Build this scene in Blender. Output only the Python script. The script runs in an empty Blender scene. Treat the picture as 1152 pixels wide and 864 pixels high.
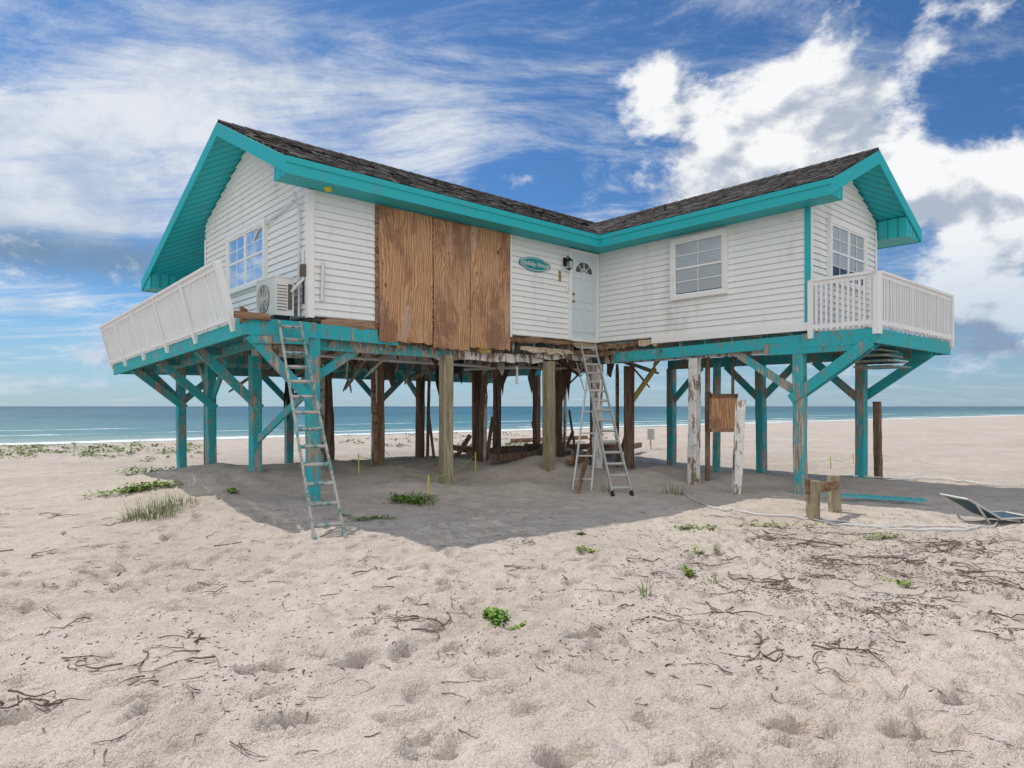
import bpy, math, random, bisect
import numpy as np
from mathutils import Vector, Matrix
random.seed(7); rng=np.random.default_rng(7)
scene=bpy.context.scene
F=760.0; CH=1.6
# ------------------------------------------------------------------ node helpers
class NT:
    def __init__(s,tree): s.t=tree; s.n=tree.nodes; s.l=tree.links
    def put(s,sock,v):
        if hasattr(v,'is_linked') or isinstance(v,bpy.types.NodeSocket): s.l.new(v,sock)
        else:
            if isinstance(v,(tuple,list)) and sock.type=='RGBA' and len(v)==3: v=(*v,1)
            sock.default_value=v
    def m(s,op,a,b=None,c=None,clamp=False):
        n=s.n.new('ShaderNodeMath'); n.operation=op; n.use_clamp=clamp
        s.put(n.inputs[0],a)
        if b is not None: s.put(n.inputs[1],b)
        if c is not None: s.put(n.inputs[2],c)
        return n.outputs[0]
    def vm(s,op,a,b=None):
        n=s.n.new('ShaderNodeVectorMath'); n.operation=op
        s.put(n.inputs[0],a)
        if b is not None: s.put(n.inputs[1],b)
        return n.outputs[0]
    def noise(s,vec,scale,detail=4,rough=.55,dist=0.0,out='Fac'):
        n=s.n.new('ShaderNodeTexNoise'); s.put(n.inputs['Vector'],vec)
        n.inputs['Scale'].default_value=scale; n.inputs['Detail'].default_value=detail
        n.inputs['Roughness'].default_value=rough; n.inputs['Distortion'].default_value=dist
        return n.outputs[out]
    def ss(s,x,a,b,c=0.0,d=1.0):
        n=s.n.new('ShaderNodeMapRange'); n.interpolation_type='SMOOTHSTEP'
        s.put(n.inputs[0],x); s.put(n.inputs[1],a); s.put(n.inputs[2],b); s.put(n.inputs[3],c); s.put(n.inputs[4],d)
        return n.outputs[0]
    def mix(s,f,a,b,mode='MIX'):
        n=s.n.new('ShaderNodeMix'); n.data_type='RGBA'; n.blend_type=mode
        s.put(n.inputs[0],f); s.put(n.inputs[6],a); s.put(n.inputs[7],b)
        return n.outputs[2]
    def mapping(s,vec,scale=(1,1,1),rot=(0,0,0),loc=(0,0,0)):
        n=s.n.new('ShaderNodeMapping'); s.put(n.inputs[0],vec)
        n.inputs['Scale'].default_value=scale; n.inputs['Rotation'].default_value=rot; n.inputs['Location'].default_value=loc
        return n.outputs[0]
    def bump(s,h,strength=.5,dist=.01,normal=None):
        n=s.n.new('ShaderNodeBump'); s.put(n.inputs['Height'],h)
        n.inputs['Strength'].default_value=strength; n.inputs['Distance'].default_value=dist
        if normal is not None: s.put(n.inputs['Normal'],normal)
        return n.outputs[0]
    def xyz(s,v):
        n=s.n.new('ShaderNodeSeparateXYZ'); s.put(n.inputs[0],v); return n.outputs
def newmat(name,rough=.7,spec=.3,color=(.5,.5,.5)):
    m=bpy.data.materials.new(name); m.use_nodes=True
    t=NT(m.node_tree); b=m.node_tree.nodes['Principled BSDF']
    b.inputs['Roughness'].default_value=rough; b.inputs['Specular IOR Level'].default_value=spec
    b.inputs['Base Color'].default_value=(*color,1)
    tc=t.n.new('ShaderNodeTexCoord')
    return m,t,b,tc.outputs['Object']
# ------------------------------------------------------------------ materials
def dirt_mat(name,col,dirt,lo,hi,rough=.6,scale=3,vert=True,fine=.06,spec=.3):
    m,t,b,o=newmat(name,rough,spec)
    v=t.mapping(o,(1,1,.25) if vert else (1,1,1))
    n=t.noise(v,scale,5,.65)
    f=t.ss(n,lo,hi)
    f2=t.noise(o,25,2,.6)
    c=t.mix(f,col,dirt)
    c=t.mix(t.m('MULTIPLY',f2,fine*2),c,(dirt[0]*.6,dirt[1]*.6,dirt[2]*.6))
    t.put(b.inputs['Base Color'],c)
    return m
WHITE=dirt_mat('white_vinyl_siding',(.84,.85,.83),(.60,.59,.55),.52,.82,.5,1.6)
WTRIM=dirt_mat('white_trim_paint',(.84,.84,.82),(.48,.42,.34),.60,.80,.55,4)
RAILW=dirt_mat('white_railing_paint',(.82,.82,.81),(.52,.49,.44),.56,.82,.5,2)
TEAL=dirt_mat('teal_paint',(.022,.44,.47),(.08,.34,.34),.52,.8,.5,2.5)
def peel(name,paint,under,lo,hi,scale=5):
    m,t,b,o=newmat(name,.75,.2)
    v=t.mapping(o,(1,1,.3))
    n=t.noise(v,scale,7,.72)
    f=t.ss(n,lo,hi)
    gr=t.noise(t.mapping(o,(1,1,.06)),40,3,.7)
    und=t.mix(t.ss(gr,.3,.7),(under[0]*.4,under[1]*.4,under[2]*.4),under)
    pn=t.mix(t.m('MULTIPLY',t.ss(t.noise(o,5,4,.7),.3,.7),.5),paint,(paint[0]*.5+.08,paint[1]*.5+.05,paint[2]*.5+.04))
    t.put(b.inputs['Base Color'],t.mix(f,pn,und))
    t.put(b.inputs['Normal'],t.bump(t.m('ADD',gr,t.m('MULTIPLY',f,-.8)),.6,.008))
    return m
TEALP=peel('peeling_teal_paint',(.028,.41,.45),(.46,.40,.34),.512,.545,6)
TEALPP=peel('peeling_teal_paint_worn',(.05,.41,.44),(.52,.46,.38),.475,.51,6)
TEALC=peel('peeling_teal_beam_paint',(.025,.43,.47),(.42,.36,.30),.555,.60,6)
WHITEP=peel('peeling_white_paint',(.76,.74,.70),(.36,.26,.18),.52,.55,6)
def wood(name,c1,c2,axis='z',sc=14,rough=.85,stain=(.03,.02,.012),samt=.5):
    m,t,b,o=newmat(name,rough,.15)
    oi=t.n.new('ShaderNodeObjectInfo')
    off=t.vm('ADD',o,t.vm('MULTIPLY',(13.1,7.7,5.3),t.m('MULTIPLY',oi.outputs['Random'],3.0)))
    s={'z':(1,1,.07),'a':(.07,1,1),'n':(1,1,1)}[axis]
    g=t.noise(t.mapping(off,s),sc,5,.7,.6)
    g2=t.noise(t.mapping(off,s),sc*4,2,.6,.2)
    c=t.mix(t.ss(g,.32,.68),c1,c2)
    c=t.mix(t.m('MULTIPLY',t.ss(g2,.5,.7),.45),c,stain)
    st=t.noise(t.mapping(off,(1,1,.45)),1.7,5,.65)
    c=t.mix(t.m('MULTIPLY',t.ss(st,.48,.72),samt),c,stain)
    t.put(b.inputs['Base Color'],c)
    t.put(b.inputs['Normal'],t.bump(t.m('ADD',g,g2),.5,.006))
    return m
BROWN=wood('rotten_brown_post_wood',(.11,.07,.048),(.30,.20,.14),'z',14,.9)
GREYW=wood('weathered_green_wood',(.22,.19,.12),(.42,.37,.25),'z',14,.9,(.07,.05,.035),.55)
BRK=wood('broken_brown_wood',(.13,.07,.042),(.40,.26,.17),'a',10,.9)
PALEW=wood('pale_broken_wood',(.45,.34,.23),(.68,.58,.43),'a',10,.9,(.12,.07,.04),.5)
DRIFT=wood('driftwood',(.10,.075,.06),(.26,.20,.16),'n',30,.9)
PLY,t,b,o=newmat('weathered_plywood',.85,.12)
oi=t.n.new('ShaderNodeObjectInfo'); rnd=oi.outputs['Random']
off=t.vm('ADD',o,t.vm('MULTIPLY',(13.1,7.7,5.3),t.m('MULTIPLY',rnd,9.0)))
warp=t.noise(t.mapping(off,(1,1,.35)),1.7,3,.6,0,'Color')
wv=t.vm('ADD',t.mapping(off,(1,1,.10)),t.vm('MULTIPLY',warp,(.5,.5,.1)))
g=t.n.new('ShaderNodeTexWave'); g.wave_type='BANDS'; g.bands_direction='X'; t.put(g.inputs['Vector'],wv); g.inputs['Scale'].default_value=6; g.inputs['Distortion'].default_value=6; g.inputs['Detail'].default_value=2; g.inputs['Detail Scale'].default_value=1.1
fine=t.noise(t.mapping(off,(1,1,.04)),60,3,.7)
c=t.mix(t.ss(g.outputs['Fac'],.1,.9),(.42,.22,.11),(.62,.37,.20))
c=t.mix(t.m('MULTIPLY',t.ss(fine,.45,.68),.40),c,(.22,.115,.065))
st=t.noise(t.mapping(off,(1.2,1,.55)),1.6,6,.70)
c=t.mix(t.m('MULTIPLY',t.ss(st,.47,.62),.68),c,(.19,.10,.07))
st2=t.noise(t.mapping(off,(1.6,1,.3)),2.6,5,.7)
c=t.mix(t.m('MULTIPLY',t.ss(st2,.52,.66),.5),c,(.58,.46,.36))
kn=t.n.new('ShaderNodeTexVoronoi'); t.put(kn.inputs['Vector'],t.mapping(off,(1,1,.55))); kn.inputs['Scale'].default_value=2.6
c=t.mix(t.m('MULTIPLY',t.ss(kn.outputs['Distance'],.085,.035),.85),c,(.07,.035,.02))
c=t.mix(t.m('MULTIPLY',rnd,.25),c,(.26,.15,.10))
t.put(b.inputs['Base Color'],c); t.put(b.inputs['Normal'],t.bump(fine,.4,.004))
def flat(name,col,rough=.6,spec=.3,metal=0,var=.25):
    m,t,b,o=newmat(name,rough,spec)
    n=t.noise(o,6,4,.6)
    t.put(b.inputs['Base Color'],t.mix(t.m('MULTIPLY',n,var*2),col,(col[0]*.45,col[1]*.45,col[2]*.45)))
    b.inputs['Metallic'].default_value=metal
    return m
ALU=flat('aged_aluminium',(.62,.62,.58),.45,.5,.35,.45)
BLACK=flat('black_metal',(.02,.02,.02),.5)
DARKF=flat('dark_underfloor',(.14,.12,.10),.9)
YEL=flat('yellow_insulation',(.62,.46,.15),.9)
YSTAKE=flat('yellow_stake',(.75,.62,.05),.6)
GSTR=flat('green_string',(.35,.6,.15),.7)
CREAM=flat('ac_housing_paint',(.76,.76,.72),.4)
DOORM=flat('pale_blue_door_paint',(.66,.73,.77),.45,.4,0,.1)
SIGNM=flat('turquoise_sign_paint',(.02,.30,.32),.5)
BRASS=flat('brass',(.5,.35,.1),.35,.5,.8)
BOARDT=flat('pale_turquoise_board',(.12,.5,.55),.6)
PIPEM=flat('white_pvc',(.76,.76,.74),.4)
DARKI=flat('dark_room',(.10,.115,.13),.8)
BLIND=flat('white_blinds',(.80,.83,.86),.6,.3,0,.08)
RAGM=flat('sun_bleached_rag',(.34,.30,.26),.9)
def glassmat():
    m=bpy.data.materials.new('window_glass'); m.use_nodes=True; t=NT(m.node_tree)
    for n in list(t.n):
        if n.type!='OUTPUT_MATERIAL': t.n.remove(n)
    out=[n for n in t.n if n.type=='OUTPUT_MATERIAL'][0]
    tr=t.n.new('ShaderNodeBsdfTransparent'); gl=t.n.new('ShaderNodeBsdfGlossy'); gl.inputs['Roughness'].default_value=.02
    tr.inputs[0].default_value=(.92,.96,.97,1)
    fr=t.n.new('ShaderNodeFresnel'); fr.inputs[0].default_value=1.38
    mx=t.n.new('ShaderNodeMixShader')
    t.l.new(t.m('ADD',fr.outputs[0],.02,clamp=True),mx.inputs[0]); t.l.new(tr.outputs[0],mx.inputs[1]); t.l.new(gl.outputs[0],mx.inputs[2]); t.l.new(mx.outputs[0],out.inputs[0])
    return m
GLASS=glassmat()
SOFF,t,b,o=newmat('teal_soffit_boards',.5,.3)
wv=t.n.new('ShaderNodeTexWave'); wv.wave_type='BANDS'; wv.bands_direction='DIAGONAL'; t.put(wv.inputs['Vector'],t.mapping(o,(1,1,0))); wv.inputs['Scale'].default_value=3.2
gv=t.ss(wv.outputs['Fac'],.0,.12)
t.put(b.inputs['Base Color'],t.mix(gv,(.015,.22,.24),t.mix(t.ss(t.noise(o,2,4,.6),.5,.8),(.024,.44,.47),(.07,.33,.34))))
SHI,t,b,o=newmat('asphalt_shingles',.9,.12)
br=t.n.new('ShaderNodeTexBrick'); t.put(br.inputs['Vector'],o)
br.inputs['Scale'].default_value=1; br.inputs['Brick Width'].default_value=.26; br.inputs['Row Height'].default_value=.14; br.inputs['Mortar Size'].default_value=.012
br.inputs['Color1'].default_value=(.024,.022,.022,1); br.inputs['Color2'].default_value=(.13,.11,.10,1); br.inputs['Mortar'].default_value=(.008,.007,.007,1)
gn=t.noise(o,70,2,.7)
cc=t.mix(t.m('MULTIPLY',t.ss(gn,.45,.7),.5),br.outputs['Color'],(.11,.098,.09))
t.put(b.inputs['Base Color'],cc); t.put(b.inputs['Normal'],t.bump(t.m('ADD',br.outputs['Fac'],gn),.6,.015))
# ------------------------------------------------------------------ mesh builder
class MB:
    def __init__(s): s.v=[]; s.f=[]; s.mi=[]; s.mats=[]
    def mid(s,m):
        if m not in s.mats: s.mats.append(m)
        return s.mats.index(m)
    def add(s,vs,fs,m):
        k=len(s.v); i=s.mid(m); s.v+= [tuple(p) for p in vs]
        for f in fs: s.f.append(tuple(k+j for j in f)); s.mi.append(i)
    def box(s,x0,x1,y0,y1,z0,z1,m):
        s.add([(x0,y0,z0),(x1,y0,z0),(x1,y1,z0),(x0,y1,z0),(x0,y0,z1),(x1,y0,z1),(x1,y1,z1),(x0,y1,z1)],
              [(0,3,2,1),(4,5,6,7),(0,1,5,4),(1,2,6,5),(2,3,7,6),(3,0,4,7)],m)
    def beam(s,p0,p1,w,h,m,up=(0,0,1),jit=0):
        p0=Vector(p0);p1=Vector(p1);d=(p1-p0).normalized();u=Vector(up)
        if abs(d.dot(u))>.98: u=Vector((1,0,0))
        sd=d.cross(u).normalized(); u=sd.cross(d).normalized()
        vs=[]
        for p in (p0,p1):
            for (i,j) in ((-1,-1),(1,-1),(1,1),(-1,1)):
                q=p+sd*(i*w/2)+u*(j*h/2)+d*random.uniform(-jit,jit)
                vs.append(q)
        s.add(vs,[(0,1,2,3),(7,6,5,4),(0,4,5,1),(1,5,6,2),(2,6,7,3),(3,7,4,0)],m)
    def ragged(s,p0,p1,h,m,n=10,th=.03,j0=.3,up=(0,0,1)):
        p0=Vector(p0);p1=Vector(p1);d=(p1-p0).normalized();u=Vector(up);sd=d.cross(u).normalized()
        vs=[]
        for i in range(n+1):
            p=p0.lerp(p1,i/n); lo=h*.5*(1-j0*random.random()*1.6); hi=h*.5*(1-j0*random.random()*.5)
            if i in (0,n): lo*=random.uniform(.1,1); hi*=random.uniform(.3,1)
            vs+=[p-u*lo-sd*th/2,p+u*hi-sd*th/2,p+u*hi+sd*th/2,p-u*lo+sd*th/2]
        fs=[(0,1,2,3),tuple(4*n+k for k in (3,2,1,0))]
        for i in range(n):
            for k in range(4): q=(k+1)%4; fs.append((4*i+k,4*(i+1)+k,4*(i+1)+q,4*i+q))
        s.add(vs,fs,m)
    def post(s,x,y,z0,z1,w,m,seg=9,jit=.010,lean=(0,0)):
        vs=[];c=w*.5;ch=w*.1
        prof=[(-c+ch,-c),(c-ch,-c),(c,-c+ch),(c,c-ch),(c-ch,c),(-c+ch,c),(-c,c-ch),(-c,-c+ch)]
        for i in range(seg+1):
            f=i/seg;z=z0+(z1-z0)*f
            ox=random.uniform(-jit,jit)*.5+lean[0]*f; oy=random.uniform(-jit,jit)*.5+lean[1]*f
            for a,bb in prof: vs.append((x+ox+a+random.uniform(-jit,jit)*.5,y+oy+bb+random.uniform(-jit,jit)*.5,z))
        fs=[]
        for i in range(seg):
            for j in range(8):
                k=(j+1)%8; fs.append((i*8+j,i*8+k,(i+1)*8+k,(i+1)*8+j))
        fs.append(tuple(range(7,-1,-1))); fs.append(tuple(seg*8+j for j in range(8)))
        s.add(vs,fs,m)
    def prism(s,pts,ext,m):
        n=len(pts);e=Vector(ext);vs=[Vector(p) for p in pts]+[Vector(p)+e for p in pts]
        fs=[tuple(range(n-1,-1,-1)),tuple(range(n,2*n))]+[(i,(i+1)%n,n+(i+1)%n,n+i) for i in range(n)]
        s.add(vs,fs,m)
    def tube(s,pts,r,m,n=6):
        vs=[];fs=[];P=[Vector(p) for p in pts]
        R=r if isinstance(r,(list,tuple)) else [r]*len(P)
        for i,p in enumerate(P):
            d=(P[min(i+1,len(P)-1)]-P[max(i-1,0)])
            d=d.normalized() if d.length>1e-9 else Vector((0,0,1))
            u=Vector((0,0,1)) if abs(d.z)<.9 else Vector((1,0,0))
            a=d.cross(u).normalized();bb=a.cross(d)
            for j in range(n):
                t=2*math.pi*j/n; vs.append(p+a*math.cos(t)*R[i]+bb*math.sin(t)*R[i])
        for i in range(len(P)-1):
            for j in range(n):
                k=(j+1)%n; fs.append((i*n+j,i*n+k,(i+1)*n+k,(i+1)*n+j))
        fs.append(tuple(range(n-1,-1,-1))); fs.append(tuple((len(P)-1)*n+j for j in range(n)))
        s.add(vs,fs,m)
    def obj(s,name,parent=None,smooth=False,mw=None):
        me=bpy.data.meshes.new(name); me.from_pydata(s.v,[],s.f)
        for m in s.mats: me.materials.append(m)
        me.polygons.foreach_set('material_index',s.mi)
        if smooth: me.polygons.foreach_set('use_smooth',[True]*len(me.polygons))
        me.update(); o=bpy.data.objects.new(name,me); scene.collection.objects.link(o)
        if parent: o.parent=parent
        if mw is not None: o.matrix_world=mw
        return o
# ------------------------------------------------------------------ house frame
CX,CY=2.02,16.0
ux,uy=-.746,-.666; nrm=math.hypot(ux,uy); ux/=nrm; uy/=nrm
vx,vy=-uy,ux
HM=Matrix.Translation((CX,CY,0))@Matrix.Rotation(math.atan2(uy,ux),4,'Z')
def H(a,b,z=0): return (CX+a*ux+b*vx, CY+a*uy+b*vy, z)
house=bpy.data.objects.new('beach_house',None); scene.collection.objects.link(house); house.matrix_world=HM
# ------------------------------------------------------------------ terrain
def vnoise(x,y,seed=0):
    xi=np.floor(x).astype(np.int64); yi=np.floor(y).astype(np.int64); fx=x-xi; fy=y-yi
    fx=fx*fx*(3-2*fx); fy=fy*fy*(3-2*fy)
    def h(i,j):
        n=(i*374761393+j*668265263+seed*1442695041)&0x7fffffff
        n=((n^(n>>13))*1274126177)&0x7fffffff
        n=(n^(n>>16))&0xffff
        return n/65535.0
    return (h(xi,yi)*(1-fx)+h(xi+1,yi)*fx)*(1-fy)+(h(xi,yi+1)*(1-fx)+h(xi+1,yi+1)*fx)*fy
def fbm(x,y,sc,oct=4,seed=0):
    r=0;a=1;tot=0
    for i in range(oct):
        c_,s_=math.cos(.6*i+.3),math.sin(.6*i+.3)
        xr=x*c_-y*s_; yr=x*s_+y*c_
        r=r+a*vnoise(xr*sc+17*i,yr*sc-11*i,seed+i); tot+=a; a*=.5; sc*=2.03
    return r/tot-.5
P0=(-33.,44.); SD=(.771,.636); SN=(.636,-.771)
def shore(x,y): return (x-P0[0])*SN[0]+(y-P0[1])*SN[1]
def sstep(a,b,x):
    t=np.clip((x-a)/(b-a),0,1); return t*t*(3-2*t)
postsxy=[]
HEAPS=[(-4.6,10.3,.9,.20),(-3.0,9.9,.7,.07),(-1.9,12.6,.8,.15),(.2,13.3,.7,.14),(.9,16.0,1.0,.34),(2.6,14.6,.8,.22),(-2.4,14.2,.9,.14),(3.6,15.6,.8,.22),(-.3,15.3,.7,.20),(5.2,14.6,.8,.15),(-5.8,12.5,.9,.1),(1.9,12.5,.6,.07)]
def base_h(x,y):
    x=np.asarray(x,dtype=float); y=np.asarray(y,dtype=float)
    s=shore(x,y)+fbm(x,y,.06,3,5)*5
    z=-.95*(1-sstep(-2,26,s)) + np.where(s<0,np.clip(s*.05,-4,0),0)
    ha=(x-CX)*ux+(y-CY)*uy; hb=(x-CX)*vx+(y-CY)*vy
    under=np.exp(-((hb+3.6)/2.5)**2)*sstep(-6,-3,ha)*(1-sstep(7,10.5,ha))
    z=z+under*(.27+.34*fbm(x,y,.8,3,21))
    nearf=np.exp(-((hb+1)/4.5)**2)*np.exp(-((ha-1)/7.5)**2)
    dist=np.hypot(x,y-5)
    fall=1/(1+(dist/60)**2)
    z=z+fbm(x,y,.35,3,1)*.16*fall*(1-.85*nearf)+fbm(x,y,1.1,3,2)*.08*fall*(1-.4*nearf)+fbm(x,y,3.3,3,9)*.040*fall
    for (cx_,cy_,r,h) in HEAPS: z=z+h*np.exp(-((x-cx_)**2+(y-cy_)**2)/(r*r))*(1+.7*fbm(x,y,2.0,2,31))
    z=z-.04*nearf
    return z
POSTS=[
 (7.1,-.1,'T'),(7.1,-2.6,'T'),(7.1,-5.2,'T'),(7.1,-7.4,'T'),
 (4.35,-.1,'G'),(4.35,-2.6,'B'),(4.35,-5.2,'B'),(4.35,-7.4,'T'),
 (1.52,-.1,'G'),(1.52,-2.6,'B'),(1.52,-5.2,'B'),(1.52,-7.4,'T'),
 (-.12,-.12,'W'),(-1.3,-.1,'B'),(-1.3,-2.6,'B'),(-1.3,-5.2,'B'),(-3,-2.6,'B'),(-3,-5.2,'B'),(-3,0,'T'),(-3,2.56,'T'),(-3,4.8,'T'),
 (-.1,2.56,'W'),(-.1,4.85,'TT'),(-1.9,2.0,'T2'),(-3.3,5.05,'BS'),(0.3,-1.2,'B'),(-.5,-.5,'B')]
for p in POSTS: postsxy.append(H(p[0],p[1])[:2])
def hgt0(x,y):
    z=base_h(x,y)
    for i,(px,py) in enumerate(postsxy):
        d2=(np.asarray(x)-px)**2+(np.asarray(y)-py)**2
        z=z+.04*np.exp(-d2/.4)-.05*np.exp(-d2/.05)*(1 if i%2 else .4)
    return z
def axis(lo,hi,step,ext,ratio):
    c=list(np.arange(lo,hi,step)); l=[];d=step;x=c[0]
    while x>lo-ext: d*=ratio; x-=d; l.append(x)
    r=[];d=step;x=c[-1]
    while x<hi+ext: d*=ratio; x+=d; r.append(x)
    return np.array(l[::-1]+c+r)
xs=axis(-5.5,6,.028,3000,1.028); ys=axis(2.3,9.5,.028,3000,1.028)
X,Y=np.meshgrid(xs,ys); Z=hgt0(X,Y)
msk=(np.abs(X)<14)&(Y>1)&(Y<22)
xm,ym=X[msk],Y[msk]
ridged=1-2*np.abs(fbm(xm,ym,3.2,4,44))*1.6
churn=sstep(-.12,.12,fbm(xm,ym,.7,2,71))
Z[msk]+= (ridged-.7)*.034*(.4+.6*churn) + fbm(xm,ym,9,3,55)*.028*(.35+.65*churn)
def dent(cx,cy,ang,l,w,dep):
    i0,i1=np.searchsorted(xs,[cx-.5,cx+.5]); j0,j1=np.searchsorted(ys,[cy-.5,cy+.5])
    if i1<=i0 or j1<=j0: return
    x=X[j0:j1,i0:i1]-cx; y=Y[j0:j1,i0:i1]-cy
    a=x*math.cos(ang)+y*math.sin(ang); b_=-x*math.sin(ang)+y*math.cos(ang)
    r=np.sqrt((a/l)**2+(b_/(w*(1+.25*np.clip(a/l,-1,1))))**2)
    Z[j0:j1,i0:i1]+= -dep*np.exp(-r**4)+dep*.5*np.exp(-((r-1.4)/.32)**2)*(1+.5*np.sin(3*np.arctan2(b_,a)+cx*9))
for k in range(46):
    x=random.uniform(-5,5.5); y=random.uniform(2.9,8.5) if k%2 else random.uniform(2.9,5.0); an=random.uniform(-.5,.5)+random.choice([0,math.pi/2.5,math.pi])
    for s in range(random.randint(4,11)):
        sd=.1 if s%2 else -.1
        dent(x-math.sin(an)*sd,y+math.cos(an)*sd,an+random.uniform(-.2,.2),random.uniform(.12,.16),random.uniform(.05,.07),random.uniform(.030,.058))
        x+=math.cos(an)*.58; y+=math.sin(an)*.58; an+=random.uniform(-.1,.1)
for k in range(620):
    dent(random.uniform(-5.4,5.9),random.uniform(2.4,9.4),random.uniform(0,3),random.uniform(.05,.18),random.uniform(.03,.09),random.uniform(-.010,.028))
XL=xs.tolist(); YL=ys.tolist()
def hgt(x,y):
    x=float(x);y=float(y)
    i=min(max(bisect.bisect_right(XL,x)-1,0),len(XL)-2); j=min(max(bisect.bisect_right(YL,y)-1,0),len(YL)-2)
    fx=(x-XL[i])/(XL[i+1]-XL[i]); fy=(y-YL[j])/(YL[j+1]-YL[j])
    return float((Z[j,i]*(1-fx)+Z[j,i+1]*fx)*(1-fy)+(Z[j+1,i]*(1-fx)+Z[j+1,i+1]*fx)*fy)
def G(px,py,z=None):
    D=CH*F/(py-457.0); X_=(px-576)/F*D
    for _ in range(3):
        D=(CH-hgt(X_,D))*F/(py-457.0); X_=(px-576)/F*D
    return X_,D,hgt(X_,D)
ny,nx=X.shape
me=bpy.data.meshes.new('sand_beach')
me.vertices.add(nx*ny); me.vertices.foreach_set('co',np.stack([X,Y,Z],-1).astype(np.float32).ravel())
ii=np.arange((ny-1)*(nx-1)); r_=ii//(nx-1); c_=ii%(nx-1); v0=r_*nx+c_
q=np.stack([v0,v0+1,v0+nx+1,v0+nx],-1).astype(np.int32)
me.loops.add(q.size); me.loops.foreach_set('vertex_index',q.ravel())
me.polygons.add(len(q)); me.polygons.foreach_set('loop_start',np.arange(len(q),dtype=np.int32)*4)
me.polygons.foreach_set('loop_total',np.full(len(q),4,np.int32)); me.polygons.foreach_set('use_smooth',np.ones(len(q),bool))
me.update(); me.validate()
sand=bpy.data.objects.new('sand_beach',me); scene.collection.objects.link(sand)
SAND,t,b,o=newmat('beach_sand',.95,.1)
big=t.noise(o,.35,3,.6); med=t.noise(o,2.6,6,.75); fin=t.noise(o,55,2,.75); grit=t.noise(o,190,1,.6)
c=t.mix(t.ss(big,.35,.7),(.62,.54,.46),(.52,.445,.37))
c=t.mix(t.m('MULTIPLY',t.ss(med,.42,.68),.6),c,(.385,.32,.265))
c=t.mix(t.m('MULTIPLY',t.ss(fin,.50,.68),.55),c,(.27,.21,.17))
c=t.mix(t.m('MULTIPLY',t.ss(grit,.58,.68),.6),c,(.82,.77,.71))
c=t.mix(t.m('MULTIPLY',t.ss(grit,.40,.31),.6),c,(.22,.17,.135))
sx=t.xyz(o); sd=t.m('ADD',t.m('MULTIPLY',t.m('SUBTRACT',sx[0],P0[0]),SN[0]),t.m('MULTIPLY',t.m('SUBTRACT',sx[1],P0[1]),SN[1]))
wet=t.ss(t.m('ADD',sd,t.m('MULTIPLY',big,4.0)),6.5,2.6)
c=t.mix(t.m('MULTIPLY',wet,.75),c,(.28,.24,.2))
t.put(b.inputs['Base Color'],c)
hh=t.m('ADD',t.m('MULTIPLY',med,1.0),t.m('MULTIPLY',fin,.14))
t.put(b.inputs['Normal'],t.bump(hh,.85,.09))
me.materials.append(SAND)
# ------------------------------------------------------------------ sea
SEA,t,b,o=newmat('sea_water',.3,.10)
sx=t.xyz(o)
sd=t.m('MULTIPLY',t.m('ADD',t.m('MULTIPLY',t.m('SUBTRACT',sx[0],P0[0]),SN[0]),t.m('MULTIPLY',t.m('SUBTRACT',sx[1],P0[1]),SN[1])),-1.0)
al=t.m('ADD',t.m('MULTIPLY',sx[0],SD[0]),t.m('MULTIPLY',sx[1],SD[1]))
cv=t.n.new('ShaderNodeCombineXYZ'); t.put(cv.inputs[0],t.m('MULTIPLY',al,.15)); t.put(cv.inputs[1],sd)
wob=t.noise(cv.outputs[0],.5,4,.6)
ds=t.m('ADD',sd,t.m('MULTIPLY',wob,5.0))
c=t.mix(t.ss(ds,0.,22.),(.25,.34,.30),(.07,.20,.215))
c=t.mix(t.ss(ds,15.,140.),c,(.026,.11,.15))
c=t.mix(t.ss(ds,160.,1800.),c,(.010,.05,.10))
pat=t.noise(t.mapping(cv.outputs[0],(.35,.06,1)),1.0,5,.6)
c=t.mix(t.m('MULTIPLY',t.ss(pat,.47,.62),.5),c,(.09,.21,.22))
fn=t.noise(t.mapping(cv.outputs[0],(3,1,1)),1.6,5,.7)
def band(c0,w): return t.ss(t.m('ABSOLUTE',t.m('SUBTRACT',ds,c0)),w,w*.4)
brk=t.ss(t.noise(t.mapping(cv.outputs[0],(.25,.03,1)),1.3,3,.6),.44,.56)
fo=t.m('MAXIMUM',t.m('MULTIPLY',band(3.2,2.2),t.ss(fn,.34,.5)),t.m('MULTIPLY',t.m('MAXIMUM',band(10.0,1.4),t.m('MAXIMUM',band(19,1.2),band(34,1.2))),t.m('MULTIPLY',brk,t.ss(fn,.38,.52))))
t.put(b.inputs['Base Color'],t.mix(fo,c,(.84,.86,.86)))
t.put(b.inputs['Roughness'],t.m('ADD',t.m('MULTIPLY',fo,.5),.35))
w1=t.noise(t.mapping(cv.outputs[0],(2,.5,1)),1.1,5,.65)
t.put(b.inputs['Normal'],t.bump(w1,.9,.6))
mb=MB(); mb.add([(-9000,-9000,-.9),(9000,-9000,-.9),(9000,9000,-.9),(-9000,9000,-.9)],[(0,1,2,3)],SEA); mb.obj('sea')
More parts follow.
